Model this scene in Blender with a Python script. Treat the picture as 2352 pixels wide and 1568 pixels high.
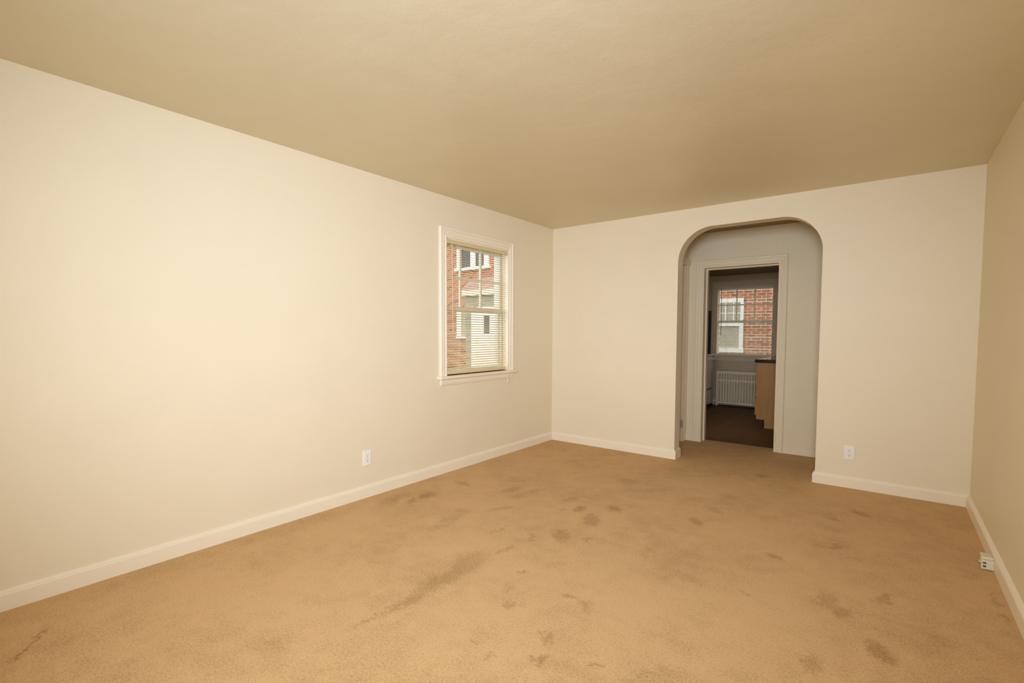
import bpy, bmesh, math, random
from mathutils import Vector, Matrix, Euler

# ---------------------------------------------------------------- scene, camera, sky, lights
S = bpy.context.scene
COL = S.collection
for o in list(bpy.data.objects):
    bpy.data.objects.remove(o)
W, H = 3.602, 2.44            # living room width (x) and ceiling height; far wall is y = 0, left wall is x = 0
REAR = -5.1                   # wall behind the photographer
YB = 0.965                    # hall back wall, YK the kitchen's far wall
YK = 4.25
R = random.Random(7)

def make_camera():
    cd = bpy.data.cameras.new('camera')
    cam = bpy.data.objects.new('camera', cd)
    COL.objects.link(cam)
    f = 1119.305
    cd.sensor_fit = 'HORIZONTAL'
    cd.sensor_width = 36.0
    cd.lens = f / 2352 * 36.0
    cd.shift_x = 2.357 / 2352
    cd.shift_y = 36.456 / 2352
    cd.clip_start = 0.02
    cd.clip_end = 200
    yaw, pitch, roll = -0.6605, -0.0514, 0.0033
    fw = Vector((math.sin(yaw) * math.cos(pitch), math.cos(yaw) * math.cos(pitch), math.sin(pitch)))
    r = Vector((math.cos(yaw), -math.sin(yaw), 0))
    u = r.cross(fw)
    r2 = r * math.cos(roll) + u * math.sin(roll)
    u2 = u * math.cos(roll) - r * math.sin(roll)
    m = Matrix((r2, u2, -fw)).transposed().to_4x4()
    m.translation = (3.1062, -4.7838, 1.2544)
    cam.matrix_world = m
    S.camera = cam
make_camera()

world = bpy.data.worlds.new('world')
S.world = world
world.use_nodes = True
bg = world.node_tree.nodes['Background']
bg.inputs[0].default_value = (0.985, 0.985, 0.95, 1)      # even overcast sky
bg.inputs[1].default_value = 2.5

def area(name, loc, rot, sx, sy, power, col):
    l = bpy.data.lights.new(name, 'AREA')
    l.shape = 'RECTANGLE'
    l.size, l.size_y, l.energy, l.color = sx, sy, power, col
    o = bpy.data.objects.new(name, l)
    o.location, o.rotation_euler = loc, rot
    COL.objects.link(o)
    return o
FLASH_COLOR = (0.91, 1.03, 1.29)
# added lamp in place of a camera flash, aimed in through the added window
key = area('flash_lamp', (3.15, REAR - 0.3, 1.7), (math.radians(87), 0, math.radians(36)), 0.8, 0.9, 60, FLASH_COLOR)
key.data.spread = math.radians(108)

S.view_settings.view_transform = 'Standard'
S.view_settings.look = 'None'
S.view_settings.exposure = 0.0
S.view_settings.gamma = 1.0
S.view_settings.use_curve_mapping = False
S.cycles.max_bounces = 14
S.cycles.diffuse_bounces = 8
S.cycles.transparent_max_bounces = 16

# ---------------------------------------------------------------- helpers
def tag(o, label=None, cat=None, group=None, kind=None):
    if label: o['label'] = label
    if cat: o['category'] = cat
    if group: o['group'] = group
    if kind: o['kind'] = kind
    return o

def empty(name, loc, rz=0.0):
    o = bpy.data.objects.new(name, None)
    o.empty_display_size = 0.05
    o.location = loc
    o.rotation_euler = (0, 0, rz)
    COL.objects.link(o)
    return o

class MB:
    """collects simple shapes and links them as ONE mesh object"""
    def __init__(s):
        s.v, s.f, s.m = [], [], []
    def poly(s, pts, faces, mi=0):
        b = len(s.v)
        s.v += [tuple(p) for p in pts]
        for f in faces:
            s.f.append([b + i for i in f]); s.m.append(mi)
        return s
    def box(s, x0, x1, y0, y1, z0, z1, mi=0):
        p = [(x, y, z) for z in (z0, z1) for y in (y0, y1) for x in (x0, x1)]
        return s.poly(p, [(0, 2, 3, 1), (4, 5, 7, 6), (0, 1, 5, 4), (2, 6, 7, 3), (0, 4, 6, 2), (1, 3, 7, 5)], mi)
    def bbox(s, x0, x1, y0, y1, z0, z1, r=0.003, seg=2, mi=0):
        bm = bmesh.new()
        bmesh.ops.create_cube(bm, size=1)
        for v in bm.verts:
            v.co = ((x0 + x1) / 2 + v.co.x * (x1 - x0), (y0 + y1) / 2 + v.co.y * (y1 - y0), (z0 + z1) / 2 + v.co.z * (z1 - z0))
        bmesh.ops.bevel(bm, geom=bm.edges[:], offset=r, segments=seg, affect='EDGES', profile=0.5)
        bm.verts.index_update()
        s.poly([v.co[:] for v in bm.verts], [[v.index for v in f.verts] for f in bm.faces], mi)
        bm.free()
        return s
    def tube(s, pts, r, n=8, mi=0, cap=True):
        pts = [Vector(p) for p in pts]
        rs = r if isinstance(r, (list, tuple)) else [r] * len(pts)
        rings = []
        for i, p in enumerate(pts):
            t = (pts[min(i + 1, len(pts) - 1)] - pts[max(i - 1, 0)])
            t = t.normalized() if t.length > 1e-9 else Vector((0, 0, 1))
            a = Vector((1, 0, 0)) if abs(t.x) < 0.9 else Vector((0, 1, 0))
            u = t.cross(a).normalized(); w = t.cross(u)
            rings.append([(p + u * rs[i] * math.cos(2 * math.pi * k / n) + w * rs[i] * math.sin(2 * math.pi * k / n))[:] for k in range(n)])
        b = [q for ring in rings for q in ring]
        f = []
        for i in range(len(pts) - 1):
            for k in range(n):
                f.append((i * n + k, i * n + (k + 1) % n, (i + 1) * n + (k + 1) % n, (i + 1) * n + k))
        if cap:
            f.append(tuple(range(n - 1, -1, -1)))
            f.append(tuple((len(pts) - 1) * n + k for k in range(n)))
        return s.poly(b, f, mi)
    def prism(s, outline, d0, d1, axis='y', mi=0):
        """outline of (a, b) pairs pushed from d0 to d1 along axis; y: (x, z), x: (y, z), z: (x, y)"""
        def P(a, b, d):
            return {'y': (a, d, b), 'x': (d, a, b), 'z': (a, b, d)}[axis]
        n = len(outline)
        pts = [P(a, b, d0) for a, b in outline] + [P(a, b, d1) for a, b in outline]
        f = [tuple(range(n)), tuple(range(2 * n - 1, n - 1, -1))]
        f += [(i, i + n, (i + 1) % n + n, (i + 1) % n) for i in range(n)]
        return s.poly(pts, f, mi)
    def frame(s, x0, x1, z0, z1, prof, ysign=-1, y0=0.0, sill=False, mi=0):
        """three mitred members (left, head, right; plus sill) round an opening; prof = (out from the opening, off the wall)"""
        if sill:
            corners = [(x0, z0, -1, -1), (x0, z1, -1, 1), (x1, z1, 1, 1), (x1, z0, 1, -1)]
        else:
            corners = [(x0, z0, -1, 0), (x0, z1, -1, 1), (x1, z1, 1, 1), (x1, z0, 1, 0)]
        n = len(prof); pts = []
        for cx, cz, ax, az in corners:
            for u, d in prof:
                pts.append((cx + ax * u, y0 + ysign * d, cz + az * u))
        f = []
        rng = range(4) if sill else range(3)
        for c in rng:
            c2 = (c + 1) % 4
            for i in range(n):
                j = (i + 1) % n
                f.append((c * n + i, c2 * n + i, c2 * n + j, c * n + j))
        if not sill:
            f.append(tuple(range(n))); f.append(tuple(3 * n + i for i in range(n - 1, -1, -1)))
        return s.poly(pts, f, mi)
    def sweep(s, path, prof, mi=0):
        """prof (off the wall, height) run along a plan path; the room lies to the right of the path"""
        n = len(prof); pts = []
        P = [Vector(p) for p in path]
        for i, p in enumerate(P):
            ds = []
            if i > 0: ds.append((P[i] - P[i - 1]).normalized())
            if i < len(P) - 1: ds.append((P[i + 1] - P[i]).normalized())
            ns = [Vector((d.y, -d.x)) for d in ds]
            m = ns[0] if len(ns) == 1 else (ns[0] + ns[1]) / (1 + ns[0].dot(ns[1]))
            for d, z in prof:
                q = p + m * d
                pts.append((q.x, q.y, z))
        f = []
        for c in range(len(P) - 1):
            for i in range(n):
                j = (i + 1) % n
                f.append((c * n + i, c * n + j, (c + 1) * n + j, (c + 1) * n + i))
        f.append(tuple(range(n - 1, -1, -1)))
        f.append(tuple((len(P) - 1) * n + i for i in range(n)))
        return s.poly(pts, f, mi)
    def build(s, name, mats, parent=None, smooth=False, **kw):
        me = bpy.data.meshes.new(name)
        me.from_pydata(s.v, [], s.f)
        if not isinstance(mats, (list, tuple)): mats = [mats]
        for m in mats: me.materials.append(m)
        for p, i in zip(me.polygons, s.m):
            p.material_index = i
            p.use_smooth = smooth
        bm = bmesh.new(); bm.from_mesh(me)
        bmesh.ops.recalc_face_normals(bm, faces=bm.faces[:])
        bm.to_mesh(me); bm.free()
        o = bpy.data.objects.new(name, me)
        COL.objects.link(o)
        if parent: o.parent = parent
        tag(o, **kw)
        return o

# ---------------------------------------------------------------- materials
class NT:
    def __init__(s, name):
        s.m = bpy.data.materials.new(name)
        s.m.use_nodes = True
        s.t = s.m.node_tree
        s.b = s.t.nodes['Principled BSDF']
    def n(s, kind, **kw):
        x = s.t.nodes.new(kind)
        for k, v in kw.items(): setattr(x, k, v)
        return x
    def l(s, a, b): s.t.links.new(a, b)
    def noise(s, vec, scale, detail=3, rough=0.55):
        x = s.n('ShaderNodeTexNoise')
        x.inputs['Scale'].default_value = scale
        x.inputs['Detail'].default_value = detail
        x.inputs['Roughness'].default_value = rough
        s.l(vec, x.inputs['Vector'])
        return x
    def ramp(s, fac, stops):
        x = s.n('ShaderNodeValToRGB')
        e = x.color_ramp.elements
        while len(e) < len(stops): e.new(0.5)
        for i, (p, c) in enumerate(stops):
            e[i].position = p; e[i].color = (*c, 1)
        s.l(fac, x.inputs[0])
        return x
    def mix(s, fac, a, b, mode='MIX'):
        x = s.n('ShaderNodeMix', data_type='RGBA', blend_type=mode)
        for sock, v in ((x.inputs[0], fac), (x.inputs[6], a), (x.inputs[7], b)):
            if isinstance(v, (int, float)): sock.default_value = v
            elif isinstance(v, tuple): sock.default_value = (*v, 1)
            else: s.l(v, sock)
        return x.outputs[2]
    def math(s, op, a, b=0.0, c=None):
        x = s.n('ShaderNodeMath', operation=op)
        for i, v in enumerate((a, b, c)):
            if v is None: continue
            if isinstance(v, (int, float)): x.inputs[i].default_value = v
            else: s.l(v, x.inputs[i])
        return x.outputs[0]
    def bump(s, h, strength, dist):
        x = s.n('ShaderNodeBump')
        x.inputs['Strength'].default_value = strength
        x.inputs['Distance'].default_value = dist
        s.l(h, x.inputs['Height'])
        s.l(x.outputs[0], s.b.inputs['Normal'])
    def pos(s):
        return s.n('ShaderNodeNewGeometry').outputs['Position']

def paint(name, col, rough=0.5, bump=0.0, scale=60, var=0.03, spec=0.4):
    k = NT(name)
    p = k.pos()
    nz = k.noise(p, 3.0, 4)
    dark = tuple(c * (1 - var) for c in col); lite = tuple(min(1, c * (1 + var)) for c in col)
    r = k.ramp(nz.outputs[0], [(0.3, dark), (0.7, lite)])
    k.l(r.outputs[0], k.b.inputs['Base Color'])
    k.b.inputs['Roughness'].default_value = rough
    k.b.inputs['Specular IOR Level'].default_value = spec
    if bump:
        b = k.noise(p, scale, 3)
        k.bump(b.outputs[0], bump, 0.002)
    return k.m

def plain(name, col, rough=0.5, metal=0.0, spec=0.5):
    k = NT(name)
    nz = k.noise(k.pos(), 40, 2)
    c = k.mix(nz.outputs[0], tuple(x * 0.96 for x in col), tuple(min(1, x * 1.04) for x in col))
    k.l(c, k.b.inputs['Base Color'])
    k.b.inputs['Roughness'].default_value = rough
    k.b.inputs['Metallic'].default_value = metal
    k.b.inputs['Specular IOR Level'].default_value = spec
    return k.m

def vinyl(name, col, rough, through):
    m = plain(name, col, rough)
    t = m.node_tree
    tr = t.nodes.new('ShaderNodeBsdfTranslucent'); tr.inputs[0].default_value = (*col, 1)
    mx = t.nodes.new('ShaderNodeMixShader'); mx.inputs[0].default_value = through
    t.links.new(t.nodes['Principled BSDF'].outputs[0], mx.inputs[1]); t.links.new(tr.outputs[0], mx.inputs[2])
    t.links.new(mx.outputs[0], t.nodes['Material Output'].inputs[0])
    return m

def glass_mat():
    k = NT('window_glass')
    t = k.n('ShaderNodeBsdfTransparent'); t.inputs[0].default_value = (0.98, 0.985, 0.975, 1)
    g = k.n('ShaderNodeBsdfGlossy'); g.inputs['Roughness'].default_value = 0.02
    f = k.n('ShaderNodeFresnel')
    back = k.n('ShaderNodeNewGeometry').outputs['Backfacing']        # the same air to glass reflection on both faces of the pane
    k.l(k.math('SUBTRACT', 1.45, k.math('MULTIPLY', back, 1.45 - 1 / 1.45)), f.inputs[0])
    m = k.n('ShaderNodeMixShader')
    k.l(f.outputs[0], m.inputs[0]); k.l(t.outputs[0], m.inputs[1]); k.l(g.outputs[0], m.inputs[2])
    k.l(m.outputs[0], k.t.nodes['Material Output'].inputs[0])
    k.t.nodes.remove(k.b)
    return k.m

def brick_mat():
    k = NT('red_brick')
    sp = k.n('ShaderNodeSeparateXYZ'); k.l(k.pos(), sp.inputs[0])
    cb = k.n('ShaderNodeCombineXYZ')
    k.l(k.math('ADD', sp.outputs[0], sp.outputs[1]), cb.inputs[0]); k.l(sp.outputs[2], cb.inputs[1])
    b = k.n('ShaderNodeTexBrick')
    b.offset = 0.5
    b.inputs['Scale'].default_value = 1.0
    b.inputs['Brick Width'].default_value = 0.215
    b.inputs['Row Height'].default_value = 0.0765
    b.inputs['Mortar Size'].default_value = 0.009
    b.inputs['Mortar Smooth'].default_value = 0.2
    b.inputs['Bias'].default_value = -0.25
    b.inputs['Color1'].default_value = (0.52, 0.155, 0.085, 1)
    b.inputs['Color2'].default_value = (0.20, 0.085, 0.06, 1)
    b.inputs['Mortar'].default_value = (0.66, 0.56, 0.42, 1)
    k.l(cb.outputs[0], b.inputs['Vector'])
    nz = k.noise(cb.outputs[0], 18, 3)
    c = k.mix(0.35, b.outputs['Color'], k.ramp(nz.outputs[0], [(0.3, (0.55, 0.5, 0.5)), (0.7, (1, 1, 1))]).outputs[0], 'MULTIPLY')
    k.l(c, k.b.inputs['Base Color'])
    k.b.inputs['Roughness'].default_value = 0.9
    return k.m

STAINS = [
(0.344, -1.881, 2.922, 0.102, 0.037, 0.8), (0.336, -2.273, 1.95, 0.078, 0.054, 0.8), (0.34, -2.419, 2.033, 0.064, 0.04, 0.7), (0.756, -1.768, -1.718, 0.109, 0.051, 0.6),
(0.91, -1.767, -1.842, 0.167, 0.058, 0.45), (0.769, -2.328, 3.069, 0.072, 0.05, 0.6), (0.95, -2.142, -2.091, 0.082, 0.032, 0.6), (0.824, -2.536, 1.7, 0.202, 0.051, 0.45),
(1.335, -2.862, -1.463, 0.147, 0.086, 0.75), (1.357, -3.084, -1.587, 0.167, 0.063, 0.7), (1.375, -3.344, -1.638, 0.15, 0.03, 0.65), (1.352, -3.52, -1.688, 0.074, 0.011, 0.6),
(1.39, -2.641, -1.63, 0.072, 0.021, 0.8), (1.187, -2.432, -1.648, 0.087, 0.016, 0.5), (1.567, -1.92, 2.107, 0.092, 0.058, 1.0), (1.397, -1.787, -1.655, 0.065, 0.04, 0.9),
(1.319, -1.871, 2.002, 0.034, 0.025, 0.6), (1.597, -1.629, 2.604, 0.065, 0.04, 0.9), (1.532, -2.253, 2.171, 0.085, 0.049, 0.75), (1.255, -1.657, -1.808, 0.107, 0.044, 0.5),
(1.698, -2.195, -1.759, 0.044, 0.019, 0.7), (1.668, -2.936, -1.277, 0.055, 0.028, 0.45), (1.769, -3.052, -2.448, 0.035, 0.029, 0.7), (1.946, -2.828, -2.568, 0.037, 0.019, 0.8),
(2.043, -2.851, 2.732, 0.043, 0.03, 0.7), (2.035, -3.165, 2.036, 0.048, 0.027, 0.8), (2.09, -3.281, -1.744, 0.031, 0.029, 0.85), (1.921, -3.381, -2.763, 0.031, 0.02, 0.7),
(2.276, -3.17, -2.291, 0.03, 0.021, 0.7), (1.819, -3.349, 2.408, 0.02, 0.014, 0.5), (1.4, -0.967, -2.159, 0.096, 0.07, 0.55), (1.632, -2.782, -1.8, 0.028, 0.011, 0.9),
(1.42, -2.398, 2.159, 0.051, 0.027, 0.4), (2.128, -1.515, 2.283, 0.071, 0.029, 0.8), (2.641, -1.76, 2.77, 0.054, 0.022, 0.9), (2.982, -0.64, 2.313, 0.085, 0.037, 0.7),
(2.893, -1.391, 1.371, 0.047, 0.023, 0.7), (2.846, -0.89, -2.693, 0.03, 0.028, 0.7), (2.265, -0.088, 1.221, 0.047, 0.039, 0.8), (2.595, -2.268, 2.416, 0.032, 0.016, 0.7),
(2.911, -2.098, 1.625, 0.099, 0.043, 0.6), (2.978, -2.178, 1.606, 0.05, 0.049, 0.75), (3.127, -1.928, -1.77, 0.077, 0.025, 0.7), (3.114, -2.425, 1.955, 0.07, 0.04, 0.9),
(2.915, -2.659, 1.762, 0.072, 0.034, 0.75), (2.466, -3.121, -2.273, 0.119, 0.038, 0.5), (3.537, -1.606, 1.634, 0.093, 0.015, 0.7), (3.547, -1.799, 1.675, 0.059, 0.01, 0.6),
(2.167, -1.2, 2.505, 0.083, 0.032, 0.4), (2.288, -2.294, 3.045, 0.139, 0.044, 0.3), (3.486, -1.373, -1.956, 0.074, 0.03, 0.4), (2.053, -2.112, 2.106, 0.041, 0.017, 0.4),
(0.382, -4.441, 2.721, 0.053, 0.012, 1.0), (0.473, -4.495, 2.548, 0.055, 0.012, 1.0), (1.2, -3.901, -3.072, 0.139, 0.041, 0.3), (0.206, -2.501, 1.776, 0.179, 0.069, 0.4),
(0.121, -3.282, -1.606, 0.53, 0.081, 0.3), (0.119, -4.266, -1.615, 0.298, 0.1, 0.25)
]
CARPET_LIGHT = (0.65, 0.42, 0.203)
CARPET_DARK = (0.33, 0.195, 0.070)
def carpet_mat():
    k = NT('tan_carpet')
    p = k.pos()
    warp = k.noise(p, 22, 4, 0.6)
    sub = k.n('ShaderNodeVectorMath', operation='SUBTRACT'); k.l(warp.outputs['Color'], sub.inputs[0]); sub.inputs[1].default_value = (0.5, 0.5, 0.5)
    sc = k.n('ShaderNodeVectorMath', operation='SCALE'); k.l(sub.outputs[0], sc.inputs[0]); sc.inputs['Scale'].default_value = 0.13
    ad = k.n('ShaderNodeVectorMath', operation='ADD'); k.l(p, ad.inputs[0]); k.l(sc.outputs[0], ad.inputs[1])
    flat = k.n('ShaderNodeVectorMath', operation='MULTIPLY'); k.l(ad.outputs[0], flat.inputs[0]); flat.inputs[1].default_value = (1, 1, 0)
    acc = None
    for cx, cy, ang, sx, sy, st in STAINS:           # worn and soiled spots, each an ellipse with a ragged edge
        mp = k.n('ShaderNodeMapping', vector_type='TEXTURE')
        mp.inputs['Location'].default_value = (cx, cy, 0)
        mp.inputs['Rotation'].default_value = (0, 0, ang)
        mp.inputs['Scale'].default_value = (sx * 1.15, sy * 1.15, 1)
        k.l(flat.outputs[0], mp.inputs['Vector'])
        ln = k.n('ShaderNodeVectorMath', operation='LENGTH'); k.l(mp.outputs[0], ln.inputs[0])
        mr = k.n('ShaderNodeMapRange', interpolation_type='SMOOTHSTEP')
        mr.inputs['From Min'].default_value = 1.35; mr.inputs['From Max'].default_value = 0.35
        mr.inputs['To Min'].default_value = 0.0; mr.inputs['To Max'].default_value = st
        k.l(ln.outputs['Value'], mr.inputs['Value'])
        acc = mr.outputs[0] if acc is None else k.math('MAXIMUM', acc, mr.outputs[0])
    broad = k.noise(p, 1.7, 5, 0.6)
    mid = k.noise(p, 9, 4, 0.65)
    blot = k.math('MULTIPLY', k.math('SUBTRACT', k.math('ADD', k.math('MULTIPLY', broad.outputs[0], 0.6), k.math('MULTIPLY', mid.outputs[0], 0.4)), 0.50), 1.9)
    fibre = k.noise(p, 260, 2, 0.7)
    tuft = k.noise(p, 95, 3, 0.7)
    fine = k.math('ADD', k.math('MULTIPLY', k.math('SUBTRACT', fibre.outputs[0], 0.5), 2.3), k.math('MULTIPLY', k.math('SUBTRACT', tuft.outputs[0], 0.5), 1.5))
    tot = k.math('ADD', k.math('ADD', k.math('MULTIPLY', acc, 0.56), k.math('MAXIMUM', blot, -0.14)), fine)
    cl = k.n('ShaderNodeClamp'); k.l(k.math('ADD', tot, 0.12), cl.inputs[0])
    k.l(k.mix(cl.outputs[0], CARPET_LIGHT, CARPET_DARK), k.b.inputs['Base Color'])
    k.b.inputs['Roughness'].default_value = 1.0
    k.b.inputs['Specular IOR Level'].default_value = 0.05
    k.b.inputs['Sheen Weight'].default_value = 0.03
    k.b.inputs['Sheen Roughness'].default_value = 0.6
    k.bump(k.math('ADD', fibre.outputs[0], tuft.outputs[0]), 0.45, 0.004)
    return k.m

def plank_mat():
    k = NT('brown_plank_floor')
    sp = k.n('ShaderNodeSeparateXYZ'); k.l(k.pos(), sp.inputs[0])
    cb = k.n('ShaderNodeCombineXYZ'); k.l(sp.outputs[1], cb.inputs[0]); k.l(sp.outputs[0], cb.inputs[1])
    b = k.n('ShaderNodeTexBrick')
    b.inputs['Scale'].default_value = 1.0
    b.inputs['Brick Width'].default_value = 0.9
    b.inputs['Row Height'].default_value = 0.10
    b.inputs['Mortar Size'].default_value = 0.001
    b.inputs['Color1'].default_value = (0.16, 0.072, 0.018, 1)
    b.inputs['Color2'].default_value = (0.12, 0.052, 0.013, 1)
    b.inputs['Mortar'].default_value = (0.06, 0.03, 0.012, 1)
    k.l(cb.outputs[0], b.inputs['Vector'])
    mp = k.n('ShaderNodeMapping'); mp.inputs['Scale'].default_value = (3, 45, 1); k.l(cb.outputs[0], mp.inputs[0])
    g = k.noise(mp.outputs[0], 1.6, 5, 0.65)
    c = k.mix(0.8, b.outputs['Color'], k.ramp(g.outputs[0], [(0.3, (0.55, 0.5, 0.45)), (0.7, (1.15, 1.1, 1.0))]).outputs[0], 'MULTIPLY')
    k.l(c, k.b.inputs['Base Color'])
    k.b.inputs['Roughness'].default_value = 0.55
    k.b.inputs['Specular IOR Level'].default_value = 0.2
    return k.m

def wood_mat():
    k = NT('maple_wood')
    mp = k.n('ShaderNodeMapping'); mp.inputs['Scale'].default_value = (14, 14, 1.6); k.l(k.pos(), mp.inputs[0])
    g = k.noise(mp.outputs[0], 2.0, 5, 0.6)
    k.l(k.ramp(g.outputs[0], [(0.25, (0.33, 0.155, 0.035)), (0.75, (0.42, 0.21, 0.055))]).outputs[0], k.b.inputs['Base Color'])
    k.b.inputs['Roughness'].default_value = 0.4
    return k.m

def ceiling_mat():
    k = NT('ceiling_paint')
    p = k.pos()
    nz = k.noise(p, 1.2, 4)
    base = k.ramp(nz.outputs[0], [(0.3, (0.70, 0.615, 0.425)), (0.7, (0.745, 0.655, 0.455))])
    v = k.n('ShaderNodeTexVoronoi'); v.inputs['Scale'].default_value = 4.5; k.l(p, v.inputs['Vector'])   # a few pale paint specks
    sp = k.math('LESS_THAN', v.outputs['Distance'], 0.012)
    k.l(k.mix(sp, base.outputs[0], (0.95, 0.92, 0.85)), k.b.inputs['Base Color'])
    k.b.inputs['Roughness'].default_value = 0.42
    k.b.inputs['Specular IOR Level'].default_value = 0.35
    b1 = k.noise(p, 2.2, 3); b2 = k.noise(p, 55, 3)
    k.bump(k.math('ADD', k.math('MULTIPLY', b1.outputs[0], 6.0), k.math('MULTIPLY', b2.outputs[0], 0.35)), 0.35, 0.004)
    return k.m

def grass_mat():
    k = NT('lawn_grass')
    nz = k.noise(k.pos(), 25, 4)
    k.l(k.ramp(nz.outputs[0], [(0.3, (0.03, 0.06, 0.012)), (0.7, (0.10, 0.16, 0.035))]).outputs[0], k.b.inputs['Base Color'])
    k.b.inputs['Roughness'].default_value = 0.9
    return k.m

def shingle_mat():
    k = NT('pink_grey_shingles')
    sp = k.n('ShaderNodeSeparateXYZ'); k.l(k.pos(), sp.inputs[0])
    cb = k.n('ShaderNodeCombineXYZ'); k.l(sp.outputs[0], cb.inputs[0]); k.l(sp.outputs[2], cb.inputs[1])
    b = k.n('ShaderNodeTexBrick')
    b.inputs['Scale'].default_value = 1.0
    b.inputs['Brick Width'].default_value = 0.25
    b.inputs['Row Height'].default_value = 0.07
    b.inputs['Mortar Size'].default_value = 0.006
    b.inputs['Color1'].default_value = (0.52, 0.33, 0.30, 1)
    b.inputs['Color2'].default_value = (0.42, 0.27, 0.27, 1)
    b.inputs['Mortar'].default_value = (0.22, 0.15, 0.14, 1)
    k.l(cb.outputs[0], b.inputs['Vector'])
    k.l(b.outputs['Color'], k.b.inputs['Base Color'])
    k.b.inputs['Roughness'].default_value = 0.9
    return k.m

M_WALL = paint('cream_wall_paint', (0.81, 0.722, 0.530), 0.5, 0.25, 90, 0.012)
M_CEIL = ceiling_mat()
M_TRIM = paint('cream_trim_paint', (0.87, 0.785, 0.61), 0.35, 0.12, 40, 0.012)
M_CARPET = carpet_mat()
M_PLANK = plank_mat()
M_GLASS = glass_mat()
M_BRICK = brick_mat()
M_SASH = plain('white_sash_paint', (0.88, 0.85, 0.74), 0.35)
M_WHITE = plain('white_exterior_paint', (0.86, 0.87, 0.86), 0.5)
M_BLIND = vinyl('ivory_blind', (0.86, 0.72, 0.42), 0.4, 0.25)
M_BLIND_CREAM = vinyl('cream_blind', (0.84, 0.78, 0.60), 0.4, 0.25)
M_CORD = plain('cream_cord', (0.85, 0.78, 0.60), 0.7)
M_WANDSILHOUETTE = plain('wand_silhouette', (0.16, 0.15, 0.12), 0.2)  # backlit silhouette of the kitchen wand put into a dark colour
M_PLATE = plain('white_outlet_plastic', (0.88, 0.86, 0.80), 0.3)
M_SLOT = plain('dark_slot', (0.10, 0.08, 0.055), 0.6)
M_SCREW = plain('screw_metal', (0.6, 0.58, 0.5), 0.35, 0.8)
M_ENAMEL = plain('white_enamel', (0.80, 0.78, 0.74), 0.09)
M_RAD = plain('painted_iron', (0.84, 0.72, 0.50), 0.4)
M_BLACK = plain('black_panel', (0.012, 0.011, 0.010), 0.45)
M_WOOD = wood_mat()
M_COUNTER = plain('black_laminate', (0.022, 0.018, 0.015), 0.12)
M_GRASS = grass_mat()
M_SHINGLE = shingle_mat()
M_SIDING = plain('grey_green_siding', (0.33, 0.34, 0.27), 0.6)
M_TRIMOUT = plain('cream_fascia', (0.72, 0.69, 0.58), 0.6)
M_DARKPANE = plain('dark_window_pane', (0.06, 0.065, 0.06), 0.08)
M_SHADE = plain('drawn_window_shade', (0.50, 0.47, 0.40), 0.7)
M_HALLWALL = paint('hall_wall_shade_tone', (0.81, 0.705, 0.485), 0.5, 0.25, 90, 0.012)  # living room wall paint made warmer, the hall's shade tone put into it
M_HALLTRIM = paint('hall_trim_shade_tone', (0.85, 0.745, 0.525), 0.35, 0.12, 40, 0.012)  # trim paint warmed the same way, shade tone painted in
M_HALLCEIL = paint('hall_ceiling_shade_tone', (0.30, 0.215, 0.095), 0.6, 0.1, 60, 0.02)  # shade of the hall ceiling put into its colour
M_KITTRIM = paint('kitchen_trim_shade_tone', (0.70, 0.59, 0.40), 0.4, 0.1, 40, 0.012)  # trim paint darkened and warmed to hold the kitchen's shade
M_ADAPTER = plain('yellowed_plastic', (0.74, 0.68, 0.52), 0.35)
M_KITCEIL = paint('kitchen_ceiling_shade_tone', (0.22, 0.16, 0.08), 0.6, 0.1, 60, 0.02)  # kitchen ceiling colour darkened to hold the shade up there
M_KITWALL = paint('kitchen_wall_shade_tone', (0.56, 0.46, 0.30), 0.5, 0.2, 90, 0.012)  # base colour carries the dim, warm tone of the shaded kitchen

# ---------------------------------------------------------------- the setting: floors, ceilings, walls
def struct(o, label, cat): return tag(o, label, cat, kind='structure')

struct(MB().box(-0.05, W + 0.05, REAR - 0.05, 1.118, -0.12, 0.0).build('floor', M_CARPET), 'tan wall to wall carpet with brown soiled spots', 'floor')
struct(MB().box(-0.15, 2.5, 1.118, YK + 0.05, -0.12, -0.006).build('floor.001', M_PLANK), 'dark brown plank floor in the kitchen beyond the doorway', 'floor')
struct(MB().box(-0.2, W + 0.2, REAR - 0.2, 0.02, H, H + 0.12).build('ceiling', M_CEIL), 'plain tan painted ceiling of the living room', 'ceiling')
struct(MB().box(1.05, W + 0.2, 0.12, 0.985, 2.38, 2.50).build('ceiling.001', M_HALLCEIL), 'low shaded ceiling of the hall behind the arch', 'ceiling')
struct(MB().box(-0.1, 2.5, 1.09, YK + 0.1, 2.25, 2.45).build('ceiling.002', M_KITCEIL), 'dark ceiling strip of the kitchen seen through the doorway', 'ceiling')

def wall_x(name, x0, x1, y0, y1, z1, holes, mats, label, brick_x=None):
    """wall along y between x0 and x1 with rectangular holes (ya, yb, za, zb)"""
    m = MB()
    def slab(ya, yb, za, zb):
        if yb - ya < 1e-6 or zb - za < 1e-6: return
        if brick_x is None: m.box(x0, x1, ya, yb, za, zb)
        else:
            m.box(brick_x, x1, ya, yb, za, zb, 0) if brick_x < x1 else None
            m.box(x0, brick_x, ya, yb, za, zb, 1)
    y = y0
    for ya, yb, za, zb in holes:
        slab(y, ya, -0.1, z1); slab(ya, yb, -0.1, za); slab(ya, yb, zb, z1); y = yb
    slab(y, y1, -0.1, z1)
    return struct(m.build(name, mats), label, 'wall')

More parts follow.
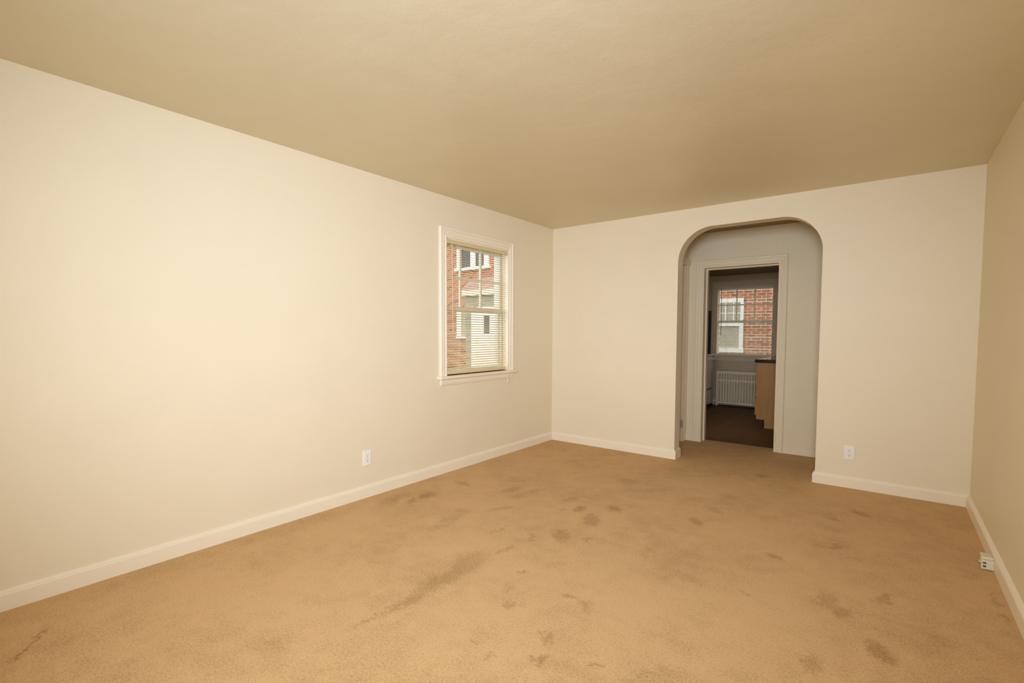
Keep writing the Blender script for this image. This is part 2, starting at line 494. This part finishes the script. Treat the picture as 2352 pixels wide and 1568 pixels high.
def wall_y(name, y0, y1, x0, x1, z1, holes, mats, label, z0=-0.1):
    m = MB(); x = x0
    for xa, xb, za, zb in holes:
        m.box(x, xa, y0, y1, z0, z1)
        if za > z0: m.box(xa, xb, y0, y1, z0, za)
        m.box(xa, xb, y0, y1, zb, z1); x = xb
    m.box(x, x1, y0, y1, z0, z1)
    return struct(m.build(name, mats), label, 'wall')

WY0, WY1, WZ0, WZ1 = -1.72, -0.85, 0.866, 2.087        # left window opening
KX0, KX1, KZ0, KZ1 = 0.69, 1.56, 0.85, 2.065           # kitchen window opening
wall_x('wall_left', -0.20, 0.0, REAR - 0.2, 0.14, H + 0.1, [(WY0 - 0.045, WY1 + 0.045, WZ0, WZ1)], [M_WALL, M_BRICK], 'long cream wall on the left holding the small window', -0.179)
wall_x('wall_right', W, W + 0.15, REAR - 0.2, 0.14, H + 0.1 , [], [M_WALL], 'shaded cream wall at the right edge of the photo')
wall_y('wall_rear', REAR - 0.15, REAR, -0.2, W + 0.15, H + 0.1, [(0.75, 3.5, 0.75, 2.3)], [M_WALL], 'wall behind the photographer with the window added for the flash lamp')

# far wall with the round shouldered arch
AX0, AX1, AZ, AR = 1.450, 2.644, 2.252, 0.312
arch = [(AX0, -0.1)]
for i in range(25):
    a = math.pi - i * math.pi / 2 / 24
    arch.append((AX0 + AR + AR * math.cos(a), AZ - AR + AR * math.sin(a)))
for i in range(25):
    a = math.pi / 2 - i * math.pi / 2 / 24
    arch.append((AX1 - AR + AR * math.cos(a), AZ - AR + AR * math.sin(a)))
arch.append((AX1, -0.1))
m = MB()
n = len(arch)
for y, rev in ((0.0, False), (0.14, True)):          # front and back faces as strips so the concave outline stays clean
    top = H + 0.1
    for i in range(n - 1):
        (xa, za), (xb, zb) = arch[i], arch[i + 1]
        if abs(xb - xa) > 1e-6:
            m.poly([(xa, y, za), (xb, y, zb), (xb, y, top), (xa, y, top)], [(0, 1, 2, 3)])
    m.poly([(-0.2, y, -0.1), (AX0, y, -0.1), (AX0, y, top), (-0.2, y, top)], [(0, 1, 2, 3)])
    m.poly([(AX1, y, -0.1), (W + 0.15, y, -0.1), (W + 0.15, y, top), (AX1, y, top)], [(0, 1, 2, 3)])
for i in range(n - 1):
    (xa, za), (xb, zb) = arch[i], arch[i + 1]
    m.poly([(xa, 0, za), (xb, 0, zb), (xb, 0.14, zb), (xa, 0.14, za)], [(0, 1, 2, 3)])
for xa, xb in ((-0.2, -0.2), (W + 0.15, W + 0.15)):
    m.poly([(xa, 0, -0.1), (xa, 0.14, -0.1), (xa, 0.14, H + 0.1), (xa, 0, H + 0.1)], [(0, 1, 2, 3)])
m.poly([(-0.2, 0, H + 0.1), (W + 0.15, 0, H + 0.1), (W + 0.15, 0.14, H + 0.1), (-0.2, 0.14, H + 0.1)], [(0, 1, 2, 3)])
struct(m.build('wall_far', M_WALL), 'cream end wall with the round shouldered archway', 'wall')

DX0, DX1, DZ = 1.420, 2.170, 1.985                      # clear doorway to the kitchen
wall_y('wall_hall_back', YB, 1.105, 1.10, W + 0.15, 2.5, [(DX0 - 0.02, DX1 + 0.02, -0.1, DZ + 0.02)], [M_HALLWALL], 'wall at the back of the hall around the kitchen doorway')
wall_x('wall_hall_left', 1.10, 1.235, 0.14, YB, 2.5, [(0.16, 0.855, -0.1, 2.015)], [M_HALLWALL], 'short side wall at the left end of the hall')
wall_x('wall_hall_right', W, W + 0.15, 0.14, YB, 2.5, [], [M_HALLWALL], 'side wall at the right end of the hall, out of view')
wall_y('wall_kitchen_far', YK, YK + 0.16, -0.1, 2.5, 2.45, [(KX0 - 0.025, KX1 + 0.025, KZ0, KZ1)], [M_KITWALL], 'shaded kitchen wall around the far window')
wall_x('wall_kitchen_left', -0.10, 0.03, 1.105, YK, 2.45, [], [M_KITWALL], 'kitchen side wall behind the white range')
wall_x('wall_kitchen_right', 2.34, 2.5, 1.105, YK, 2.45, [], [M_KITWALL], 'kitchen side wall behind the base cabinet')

BASE = [(0, 0), (0.018, 0), (0.018, 0.072), (0.0165, 0.076), (0.0125, 0.078), (0.0125, 0.083), (0.0095, 0.089), (0.004, 0.092), (0, 0.092)]
def bb(name, path, label, prof=BASE, mat=M_TRIM):
    return struct(MB().sweep(path, prof).build(name, mat), label, 'baseboard')
bb('baseboard_left', [(0, REAR), (0, -0.018)], 'long cream baseboard along the left wall')
bb('baseboard_far', [(0, 0), (AX0, 0), (AX0, 0.14)], 'cream baseboard left of the arch, turning into it')
bb('baseboard_far.001', [(AX1, 0.14), (AX1, 0), (W - 0.0, 0)], 'cream baseboard right of the arch under the outlet')
BR = [(0, 0), (0.020, 0), (0.020, 0.070), (0.018, 0.075), (0.012, 0.082), (0.004, 0.088), (0, 0.090)]
bb('baseboard_right', [(W, -0.018), (W, REAR)], 'shaded baseboard along the right wall with a paler top edge', BR)
HB = [(0, 0), (0.012, 0), (0.012, 0.070), (0.008, 0.076), (0, 0.076)]
bb('baseboard_hall', [(1.235, YB), (DX0 - 0.085, YB)], 'short baseboard left of the kitchen doorway', HB, M_HALLTRIM)
bb('baseboard_hall.001', [(DX1 + 0.085, YB), (W, YB)], 'baseboard right of the kitchen doorway', HB, M_HALLTRIM)

CAS = [(0, 0), (0, 0.010), (0.004, 0.013), (0.018, 0.013), (0.022, 0.009), (0.026, 0.009), (0.030, 0.014), (0.050, 0.016), (0.056, 0.012), (0.060, 0.012), (0.064, 0.020), (0.080, 0.022), (0.084, 0.018), (0.084, 0)]
# kitchen doorway: casing, jamb and stop, no door leaf
d1 = struct(empty('door_1', ((DX0 + DX1) / 2, YB, 0)), 'cream cased doorway from the hall into the kitchen', 'doorway')
cxd = (DX0 + DX1) / 2
def local(mb):                                            # shift a mesh built in room coordinates under the doorway's empty
    mb.v = [(x - cxd, y - YB, z) for x, y, z in mb.v]; return mb
local(MB().frame(DX0, DX1, 0, DZ, CAS, -1, YB)).build('casing', M_HALLTRIM, d1)
local(MB().frame(DX0, DX1, 0, DZ, CAS, 1, 1.105)).build('casing', M_HALLTRIM, d1)
local(MB().box(DX0 - 0.02, DX0, YB, 1.105, 0, DZ).box(DX1, DX1 + 0.02, YB, 1.105, 0, DZ).box(DX0 - 0.02, DX1 + 0.02, YB, 1.105, DZ, DZ + 0.02)).build('jamb', M_HALLTRIM, d1)
local(MB().box(DX0, DX0 + 0.012, 1.045, 1.105, 0, DZ - 0.012).box(DX1 - 0.012, DX1, 1.045, 1.105, 0, DZ - 0.012).box(DX0, DX1, 1.045, 1.105, DZ - 0.012, DZ)).build('door_stop', M_HALLTRIM, d1)

# side door at the left end of the hall, only its edge shows behind the arch
d2 = struct(empty('door_2', (1.235, 0.505, 0)), 'side door and casing at the left end of the hall', 'door')
MB().box(-0.045, -0.01, -0.345, 0.345, 0.008, 2.012).build('door_leaf', M_HALLTRIM, d2)
c = MB()
c.box(0, 0.010, 0.350, 0.40, 0, 2.02).box(0, 0.016, 0.40, 0.458, 0, 2.02).box(0, 0.016, -0.365, -0.350, 0, 2.02)
c.build('casing', M_HALLTRIM, d2)
hd = [(0, 2.02), (0.018, 2.02), (0.028, 2.026), (0.034, 2.04), (0.036, 2.092), (0, 2.092)]
h = MB(); h.prism([(a, b) for a, b in hd], -0.365, 0.4585, 'y')
h.build('head_casing', M_HALLTRIM, d2)
MB().box(-0.01, 0.004, 0.325, 0.350, 0.16, 0.25).tube([(0.008, 0.350, 0.16), (0.008, 0.350, 0.25)], 0.005, 8).build('hinge', M_SCREW, d2)

# ---------------------------------------------------------------- windows (built at the origin: x across, +y outwards, z up)
def make_window(name, loc, rz, w, z0, z1, deep, label, e, trim, lites=True, outer=True):
    t = struct(empty(name, loc, rz), label, 'window')
    a = w / 2
    MB().frame(-a, a, z0, z1, CAS).build('casing', trim, t)
    MB().bbox(-a - 0.11, a + 0.11, -0.05, 0.06, z0 - 0.026, z0, 0.006, 2).build('stool', trim, t)
    ap = [(0, z0 - 0.026), (-0.016, z0 - 0.026), (-0.016, z0 - 0.066), (-0.012, z0 - 0.072), (-0.012, z0 - 0.078), (-0.007, z0 - 0.084), (0, z0 - 0.084)]
    MB().prism(ap, -a - 0.075, a + 0.075, 'x').build('apron', trim, t)
    j = MB()
    j.box(-a - e, -a, 0.001, 0.060, z0, z1).box(a, a + e, 0.001, 0.060, z0, z1)   # inside stops, the sashes run behind them
    j.box(-a - e, a + e, 0.001, deep, z1 - 0.012, z1).box(-a - e, a + e, 0.06, deep, z0 - 0.02, z0)
    j.build('jamb', trim, t)
    b = a + e - 0.001
    zm = (z0 + z1) / 2 - 0.005                               # meeting rail
    def sash(nm, y0, y1, za, zb, st, rb, rt, bars):
        s = MB()
        s.box(-b, -b + st, y0, y1, za, zb).box(b - st, b, y0, y1, za, zb)
        s.box(-b + st, b - st, y0, y1, za, za + rb).box(-b + st, b - st, y0, y1, zb - rt, zb)
        if bars:
            ym = (y0 + y1) / 2
            for k in (1, 2):
                x = -b + st + (2 * b - 2 * st) * k / 3
                s.box(x - 0.010, x + 0.010, ym - 0.010, ym + 0.010, za + rb, zb - rt)
            zz = (za + rb + zb - rt) / 2
            s.box(-b + st, b - st, ym - 0.0095, ym + 0.0095, zz - 0.011, zz + 0.011)
        so = s.build(nm, M_SASH, t)
        MB().box(-b + st, b - st, (y0 + y1) / 2 - 0.002, (y0 + y1) / 2 + 0.002, za + rb, zb - rt).build('glass_pane', M_GLASS, so)
    sash('upper_sash', 0.098, 0.124, zm - 0.022, z1 - 0.012, e + 0.001, 0.040, 0.045, lites)
    sash('lower_sash', 0.070, 0.096, z0, zm + 0.022, e + 0.001, 0.045, 0.042, False)
    MB().bbox(-0.03, 0.03, 0.055, 0.071, zm + 0.022, zm + 0.032, 0.003).build('sash_lock', M_SASH, t)
    if outer:
        ot = MB()
        ot.box(-a - e, -a, 0.126, deep + 0.012, z0, z1).box(a, a + e, 0.126, deep + 0.012, z0, z1).box(-a, a, 0.126, deep + 0.012, z1 - 0.010, z1)
        ot.box(-a - e, a + e, 0.126, deep + 0.03, z0 - 0.02, z0 + 0.008)
        ot.build('outer_trim', M_WHITE, t)
    return t
w1 = make_window('window_1', (0, (WY0 + WY1) / 2, 0), math.pi / 2, WY1 - WY0, WZ0, WZ1, 0.166, 'small double hung window in the left wall of the living room', 0.045, M_TRIM)
w2 = make_window('window_2', ((KX0 + KX1) / 2, YK, 0), 0, KX1 - KX0, KZ0, KZ1, 0.15, 'double hung kitchen window facing the brick house', 0.025, M_KITTRIM)

def plain_window(name, loc, rz, w, z0, z1, n, label):
    t = struct(empty(name, loc, rz), label, 'window')
    a = w / 2
    MB().frame(-a, a, z0, z1, CAS, sill=True).build('casing', M_TRIM, t)
    f = MB().box(-a, -a + 0.05, 0.05, 0.09, z0, z1).box(a - 0.05, a, 0.05, 0.09, z0, z1).box(-a, a, 0.05, 0.09, z0, z0 + 0.05).box(-a, a, 0.05, 0.09, z1 - 0.05, z1)
    for k in range(1, n):
        x = -a + w * k / n
        f.box(x - 0.025, x + 0.025, 0.05, 0.09, z0, z1)
    fo = f.build('window_frame', M_SASH, t)
    for k in range(n):
        MB().box(-a + w * k / n + 0.03, -a + w * (k + 1) / n - 0.03, 0.068, 0.072, z0 + 0.04, z1 - 0.04).build('glass_pane', M_GLASS, fo)
plain_window('flash_window', (2.125, REAR, 0), math.pi, 2.75, 0.75, 2.3, 1, 'large window added behind the photographer for the flash lamp')  # unseen window, added so the flash lamp can shine in

# ---------------------------------------------------------------- venetian blinds
def make_blind(name, loc, rz, w, z0, z1, mat, wandmat, wand_z, cord_z, label, group, pitch=0.0222, tilt=20):
    t = tag(empty(name, loc, rz), label, 'blind', group)
    a = w / 2
    hr = MB().bbox(-a, a, -0.002, 0.026, z1 - 0.048, z1 - 0.012, 0.002, 2)
    hr.build('head_rail', mat, t)
    for s_ in (-1, 1):
        MB().bbox(s_ * (a + 0.001) - 0.012, s_ * (a + 0.001) + 0.012, -0.006, 0.030, z1 - 0.052, z1 - 0.004, 0.002).build('bracket', mat, t)
    sl = MB()
    b = a - 0.006
    z = z1 - 0.070
    ta = math.radians(tilt)
    while z > z0 + 0.050:
        pr = []
        for k in range(5):                                   # a crowned strip 25 mm deep
            u = -0.0125 + 0.025 * k / 4
            c_ = 0.0016 * (1 - (2 * k / 4 - 1) ** 2)
            pr.append((0.012 + u * math.cos(ta), z + c_ + u * math.sin(ta)))
        pr2 = [(y, zz - 0.0007) for y, zz in reversed(pr)]
        o = pr + pr2
        n_ = len(o)
        pts = [(-b, y, zz) for y, zz in o] + [(b, y, zz) for y, zz in o]
        fc = [(i, (i + 1) % n_, (i + 1) % n_ + n_, i + n_) for i in range(n_)] + [tuple(range(n_ - 1, -1, -1)), tuple(range(n_, 2 * n_))]
        sl.poly(pts, fc)
        z -= pitch
    sl.build('slats', mat, t)
    MB().bbox(-b, b, 0.000, 0.024, z0 + 0.010, z0 + 0.042, 0.004, 2).build('bottom_rail', mat, t)
    ld = MB()
    for f_ in (-0.66, 0.02, 0.68):
        for y in (-0.0015, 0.0255):
            ld.tube([(f_ * a, y, z1 - 0.04), (f_ * a, y, z0 + 0.03)], 0.0009, 4)
            ld.tube([(f_ * a + 0.012, y, z1 - 0.04), (f_ * a + 0.012, y, z0 + 0.03)], 0.0007, 4)
    ld.build('ladder_cords', M_CORD, t)
    wd = MB().tube([(-a + 0.050, -0.010, z1 - 0.050), (-a + 0.058, -0.012, wand_z)], 0.0045, 6)
    wd.tube([(-a + 0.050, 0.002, z1 - 0.030), (-a + 0.050, -0.010, z1 - 0.050)], 0.003, 6)
    wd.build('tilt_wand', wandmat, t)
    x = a - 0.06
    cd = MB()
    cd.tube([(x, -0.004, z1 - 0.036), (x + 0.002, -0.012, (z1 + z0) / 2), (x + 0.018, -0.030, z0 + 0.10), (x + 0.022, -0.053, z0 - 0.005), (x + 0.022, -0.054, cord_z + 0.03)], 0.0016, 6)
    cd.tube([(x - 0.010, -0.004, z1 - 0.036), (x - 0.006, -0.010, (z1 + z0) / 2), (x + 0.014, -0.028, z0 + 0.10), (x + 0.0205, -0.053, z0 - 0.005), (x + 0.021, -0.054, cord_z + 0.03)], 0.0013, 6)
    co = cd.build('pull_cord', M_CORD, t)
    MB().tube([(x + 0.022, -0.054, cord_z + 0.038), (x + 0.022, -0.054, cord_z + 0.030), (x + 0.021, -0.054, cord_z + 0.008), (x + 0.021, -0.054, cord_z)], [0.002, 0.004, 0.007, 0.005], 10).build('tassel', M_CORD, co, True)
    return t
make_blind('venetian_blind', (0, (WY0 + WY1) / 2, 0), math.pi / 2, WY1 - WY0 - 0.028, WZ0, WZ1 - 0.0, M_BLIND, M_BLIND, 1.237, 0.745,
           'ivory venetian blind with open slats in the left wall window', 'venetian blinds in the windows')
make_blind('venetian_blind', ((KX0 + KX1) / 2, YK, 0), 0, KX1 - KX0 - 0.028, KZ0, KZ1, M_BLIND_CREAM, M_WANDSILHOUETTE, 1.21, 0.90,
           'pale venetian blind with open slats in the kitchen window', 'venetian blinds in the windows', 0.0222, 20)

# ---------------------------------------------------------------- wall outlets
def make_outlet(loc, rz, label):
    t = tag(empty('wall_outlet', loc, rz), label, 'outlet', 'white duplex wall outlets')
    MB().bbox(-0.035, 0.035, -0.0065, 0.0, -0.057, 0.057, 0.003, 3).build('cover_plate', M_PLATE, t)
    for zc in (0.0195, -0.0195):
        o = []
        for i in range(28):                                   # round face flattened at top and bottom
            a = 2 * math.pi * i / 28
            o.append((0.0172 * math.cos(a), max(-0.0143, min(0.0143, 0.0172 * math.sin(a))) + zc))
        r_ = MB().prism(o, -0.0082, -0.004, 'y').build('receptacle', M_PLATE, t)
        k = MB().box(-0.0078, -0.0052, -0.0087, -0.0080, zc - 0.0005, zc + 0.0080).box(0.0052, 0.0076, -0.0087, -0.0080, zc + 0.0005, zc + 0.0074)
        k.tube([(0, -0.0087, zc - 0.0072), (0, -0.0080, zc - 0.0072)], 0.0030, 10)
        k.build('slots', M_SLOT, r_)
    MB().tube([(0, -0.0078, 0), (0, -0.0060, 0)], 0.0028, 10).build('screw', M_SCREW, t)
    return t
make_outlet((0, -2.567, 0.299), math.pi / 2, 'white wall outlet low on the left wall before the window')
make_outlet((2.877, 0, 0.287), 0, 'white wall outlet on the end wall right of the archway')

# multi-way plug adapter sitting in a baseboard outlet on the right
pa = tag(empty('plug_adapter', (W - 0.020, -1.175, 0.004)), 'small white plug adapter block on the right baseboard near the carpet', 'plug adapter')
MB().bbox(-0.046, 0.0, -0.030, 0.045, 0.004, 0.056, 0.004, 2).build('body', M_ADAPTER, pa)
fr = MB().bbox(-0.050, 0.0, -0.062, -0.028, 0.000, 0.048, 0.003, 2).build('socket_block', M_ADAPTER, pa)
for za in (0.030, 0.012):                                # two open sockets, two closed by plugs
    MB().box(-0.044, -0.031, -0.0628, -0.0618, za, za + 0.010).build('socket', M_SLOT, fr)
    MB().bbox(-0.023, -0.010, -0.0645, -0.0615, za, za + 0.010, 0.001).build('cap', M_ADAPTER, fr)
MB().tube([(-0.050, -0.048, 0.034), (-0.058, -0.050, 0.036)], 0.005, 10).build('knob', M_ADAPTER, pa)

# ---------------------------------------------------------------- the kitchen seen through the doorway
# white range against the left wall, facing right
rg = tag(empty('kitchen_range', (0.37, 3.65, -0.006)), 'white enamel range at the left of the kitchen, oven facing right', 'range')
MB().bbox(-0.33, 0.305, -0.38, 0.38, 0.04, 0.875, 0.006).build('body', M_ENAMEL, rg)
ct = MB().bbox(-0.33, 0.350, -0.383, 0.383, 0.875, 0.900, 0.007, 3).build('cooktop', M_ENAMEL, rg)
for bx, by in ((-0.12, -0.19), (-0.12, 0.19), (0.15, -0.19), (0.15, 0.19)):
    bu = MB()
    for q in (0.03, 0.05, 0.07, 0.09):
        bu.tube([(bx + q * math.cos(i * math.pi / 12), by + q * math.sin(i * math.pi / 12), 0.906) for i in range(25)], 0.006, 6, cap=False)
    bu.build('burner', M_BLACK, rg, True)
od = MB().bbox(0.305, 0.330, -0.375, 0.375, 0.315, 0.840, 0.006, 2).build('oven_door', M_ENAMEL, rg)
hdl = MB().tube([(0.372, -0.35, 0.812), (0.372, 0.35, 0.812)], 0.011, 10)
hdl.tube([(0.325, -0.30, 0.812), (0.372, -0.30, 0.812)], 0.009, 8).tube([(0.325, 0.30, 0.812), (0.372, 0.30, 0.812)], 0.009, 8)
hdl.build('handle', M_ENAMEL, od, True)
MB().bbox(0.305, 0.330, -0.375, 0.375, 0.045, 0.298, 0.006, 2).build('drawer', M_ENAMEL, rg)
MB().box(0.300, 0.312, -0.376, 0.376, 0.297, 0.316).build('gap_strip', M_BLACK, rg)
MB().bbox(-0.335, -0.26, -0.38, 0.38, 0.895, 1.06, 0.008).build('control_panel', M_ENAMEL, rg)
for fx in (-0.28, 0.26):
    for fy in (-0.33, 0.33):
        MB().tube([(fx, fy, 0), (fx, fy, 0.045)], 0.018, 8).build('foot', M_BLACK, rg)

tag(MB().bbox(0.05, 0.590, YK - 0.012, YK, 0.885, 1.645, 0.002).build('splash_panel', M_BLACK), 'black wall panel behind the range beside the kitchen window', 'wall panel')

# cast iron radiator under the kitchen window
rd = tag(empty('radiator', (1.18, 4.13, -0.006)), 'cream painted cast iron radiator under the kitchen window', 'radiator')
RX0, RN, RP = -0.435, 20, 0.0435
MB().bbox(RX0, RX0 + RN * RP, -0.070, 0.070, 0.556, 0.612, 0.010, 3).build('top_rail', M_RAD, rd)
MB().bbox(RX0, RX0 + RN * RP, -0.070, 0.070, 0.045, 0.078, 0.008, 2).build('bottom_rail', M_RAD, rd)
MB().bbox(RX0 + 0.01, RX0 + RN * RP - 0.01, -0.058, 0.058, 0.425, 0.470, 0.006, 2).build('cross_rail', M_RAD, rd)
for i in range(RN):
    x = RX0 + RP * (i + 0.0) + (0.011 if i == 0 else 0.0)
    wv = 0.011 if i else 0.020
    s_ = MB().bbox(x - 0.009, x + wv, -0.069, -0.028, 0.07, 0.565, 0.005, 2)
    s_.bbox(x - 0.009, x + wv, 0.028, 0.069, 0.07, 0.565, 0.005, 2)
    s_.build('section', M_RAD, rd)
s_ = MB().bbox(RX0 + RN * RP - 0.022, RX0 + RN * RP, -0.069, 0.069, 0.07, 0.565, 0.005, 2).build('section', M_RAD, rd)
for x in (RX0 + 0.012, RX0 + RN * RP - 0.012):
    for y in (-0.055, 0.055):
        MB().bbox(x - 0.011, x + 0.013, y - 0.014, y + 0.014, 0.0, 0.060, 0.003).build('leg', M_RAD, rd)
vl = MB().tube([(RX0 + 0.01, 0, 0.075), (RX0 - 0.045, 0, 0.075), (RX0 - 0.05, 0, 0.07), (RX0 - 0.05, 0, 0.0)], 0.013, 10)
vl.tube([(RX0 - 0.05, 0, 0.03), (RX0 - 0.05, 0, 0.10), (RX0 - 0.05, 0, 0.105), (RX0 - 0.05, 0, 0.125)], [0.018, 0.018, 0.012, 0.012], 10)
vl.build('valve', M_RAD, rd, True)

# maple base cabinet and its worktop
cb = tag(empty('base_cabinet', (2.03, 2.345, -0.006)), 'maple drawer cabinet at the right of the kitchen under a black worktop', 'cabinet')
MB().box(-0.303, 0.305, 0.0, 0.018, 0.110, 0.868).build('end_panel', M_WOOD, cb)
MB().box(-0.303, 0.305, 0.018, 1.70, 0.110, 0.868).build('carcass', M_WOOD, cb)
MB().box(-0.203, 0.305, 0.001, 1.70, 0.0, 0.111).build('toe_kick', M_WOOD, cb)
for za, zb in ((0.715, 0.845), (0.565, 0.690), (0.410, 0.540), (0.165, 0.385)):
    dr = MB().bbox(-0.324, -0.303, 0.006, 0.45, za, zb, 0.003).build('drawer', M_WOOD, cb)
    MB().tube([(-0.324, 0.228, (za + zb) / 2), (-0.335, 0.228, (za + zb) / 2), (-0.340, 0.228, (za + zb) / 2), (-0.350, 0.228, (za + zb) / 2)], [0.006, 0.006, 0.014, 0.012], 10).build('knob', M_BLACK, dr, True)
for ya, yb in ((0.46, 0.86), (0.87, 1.27), (1.28, 1.68)):
    dd = MB().bbox(-0.324, -0.303, ya, yb, 0.165, 0.845, 0.003).build('door', M_WOOD, cb)
    MB().tube([(-0.324, ya + 0.05, 0.78), (-0.336, ya + 0.05, 0.78), (-0.350, ya + 0.05, 0.78)], [0.006, 0.013, 0.011], 10).build('knob', M_BLACK, dd, True)
tag(MB().bbox(1.692, 2.34, 2.328, 4.10, 0.862, 0.905, 0.006, 3).build('worktop', M_COUNTER), 'glossy black laminate worktop on the maple cabinet', 'worktop')
cn = tag(empty('canister', (1.975, 2.75, 0.905)), 'black canister standing on the worktop by the doorway edge', 'canister')
MB().tube([(0, 0, 0), (0, 0, 0.006), (0, 0, 0.12), (0, 0, 0.125)], [0.058, 0.062, 0.062, 0.058], 24).build('body', M_BLACK, cn, True)
MB().tube([(0, 0, 0.125), (0, 0, 0.140), (0, 0, 0.145), (0, 0, 0.16)], [0.060, 0.060, 0.015, 0.015], 24).build('lid', M_BLACK, cn, True)

# ---------------------------------------------------------------- outdoors: the brick house across the yard
struct(MB().box(-22, 12, REAR - 8, 30, -0.4, -0.13).build('ground', M_GRASS), 'green lawn between the houses', 'lawn')
nh = tag(empty('neighbor_house', (-5, 9.1, -0.13)), 'red brick house across the yard with white framed windows', 'house')
NX, NY, NZ = -5, 9.1, -0.13
def nb(mb):
    mb.v = [(x - NX, y - NY, z - NZ) for x, y, z in mb.v]; return mb
nb(MB().box(-16, 5, 9.1, 9.4, -0.13, 6.2)).build('brick_wall', M_BRICK, nh)
nb(MB().prism([(8.7, 6.2), (9.4, 6.2), (12.5, 8.6), (12.5, 8.8)], -16.3, 5.3, 'x')).build('roof', M_SHINGLE, nh)
nb(MB().box(-16.2, 5.2, 8.75, 9.12, 6.05, 6.22)).build('eave', M_TRIMOUT, nh)
# ground floor window opposite the kitchen
f = MB()
f.box(-0.68, -0.60, 9.05, 9.11, 0.74, 2.17).box(-0.018, 0.058, 9.05, 9.11, 0.74, 2.17).box(-0.68, 0.058, 9.049, 9.11, 2.06, 2.17)
f.box(-0.70, 0.078, 9.02, 9.11, 0.74, 0.84).box(-0.60, -0.018, 9.06, 9.11, 1.43, 1.54)
for x in (-0.392, -0.188): f.box(x - 0.012, x + 0.012, 9.065, 9.10, 1.54, 2.06)
f.box(-0.60, -0.018, 9.066, 9.10, 1.76, 1.785)
f.box(-0.60, -0.57, 9.07, 9.11, 0.84, 1.43).box(-0.045, -0.018, 9.07, 9.11, 0.84, 1.43)
fo = nb(f).build('window', M_WHITE, nh)
sh = MB().box(-0.60, -0.018, 9.094, 9.0985, 0.84, 2.06)
z = 0.86
while z < 2.05:
    sh.poly([(-0.60, 9.091, z), (-0.018, 9.091, z), (-0.018, 9.082, z + 0.032), (-0.60, 9.082, z + 0.032)], [(0, 1, 2, 3)])
    z += 0.04
nb(sh).build('blind', M_SHADE, fo)
# upper floor double window seen by the living room window
f = MB()
f.box(-10.33, -10.10, 9.03, 9.11, 3.70, 5.3).box(-9.60, -9.36, 9.03, 9.11, 3.70, 5.3).box(-8.92, -8.70, 9.03, 9.11, 3.70, 5.3)
f.box(-10.42, -8.62, 8.98, 9.11, 3.62, 3.72).box(-10.33, -8.70, 9.03, 9.11, 5.2, 5.32).box(-10.10, -9.60, 9.05, 9.10, 4.42, 4.48).box(-9.36, -8.92, 9.05, 9.10, 4.42, 4.48)
fo = nb(f).build('window', M_WHITE, nh)
nb(MB().box(-10.10, -9.60, 9.085, 9.098, 3.72, 5.2).box(-9.36, -8.92, 9.085, 9.098, 3.72, 5.2)).build('pane', M_DARKPANE, fo)
# small ground floor window beside the entry
f = MB()
f.box(-10.36, -10.10, 9.05, 9.11, 1.10, 2.20).box(-10.38, -9.8, 9.03, 9.11, 1.02, 1.10)
fo = nb(f).build('window', M_WHITE, nh)
nb(MB().box(-10.10, -9.80, 9.08, 9.105, 1.10, 2.20)).build('shade', M_SHADE, fo)
# entry with shingled roof
nb(MB().prism([(8.55, 2.80), (8.58, 2.74), (9.11, 3.22), (9.11, 3.28)], -9.68, -7.0, 'x')).build('porch_roof', M_SHINGLE, nh)
nb(MB().box(-9.68, -7.0, 8.55, 8.62, 2.60, 2.80)).build('fascia', M_TRIMOUT, nh)
sd = MB()
z = -0.1
while z < 2.62:
    sd.poly([(-9.55, 8.70, z), (-7.1, 8.70, z), (-7.1, 8.716, z + 0.125), (-9.55, 8.716, z + 0.125)], [(0, 1, 2, 3)])
    z += 0.125
sd.box(-9.55, -7.1, 8.715, 9.1, -0.13, 2.64)
nb(sd).build('entry_siding', M_SIDING, nh)
do = nb(MB().box(-9.224, -7.9, 8.66, 8.71, -0.1, 2.17)).build('entry_door', M_WHITE, nh)
nb(MB().box(-8.585, -8.33, 8.652, 8.662, 1.19, 1.86)).build('pane', M_DARKPANE, do)
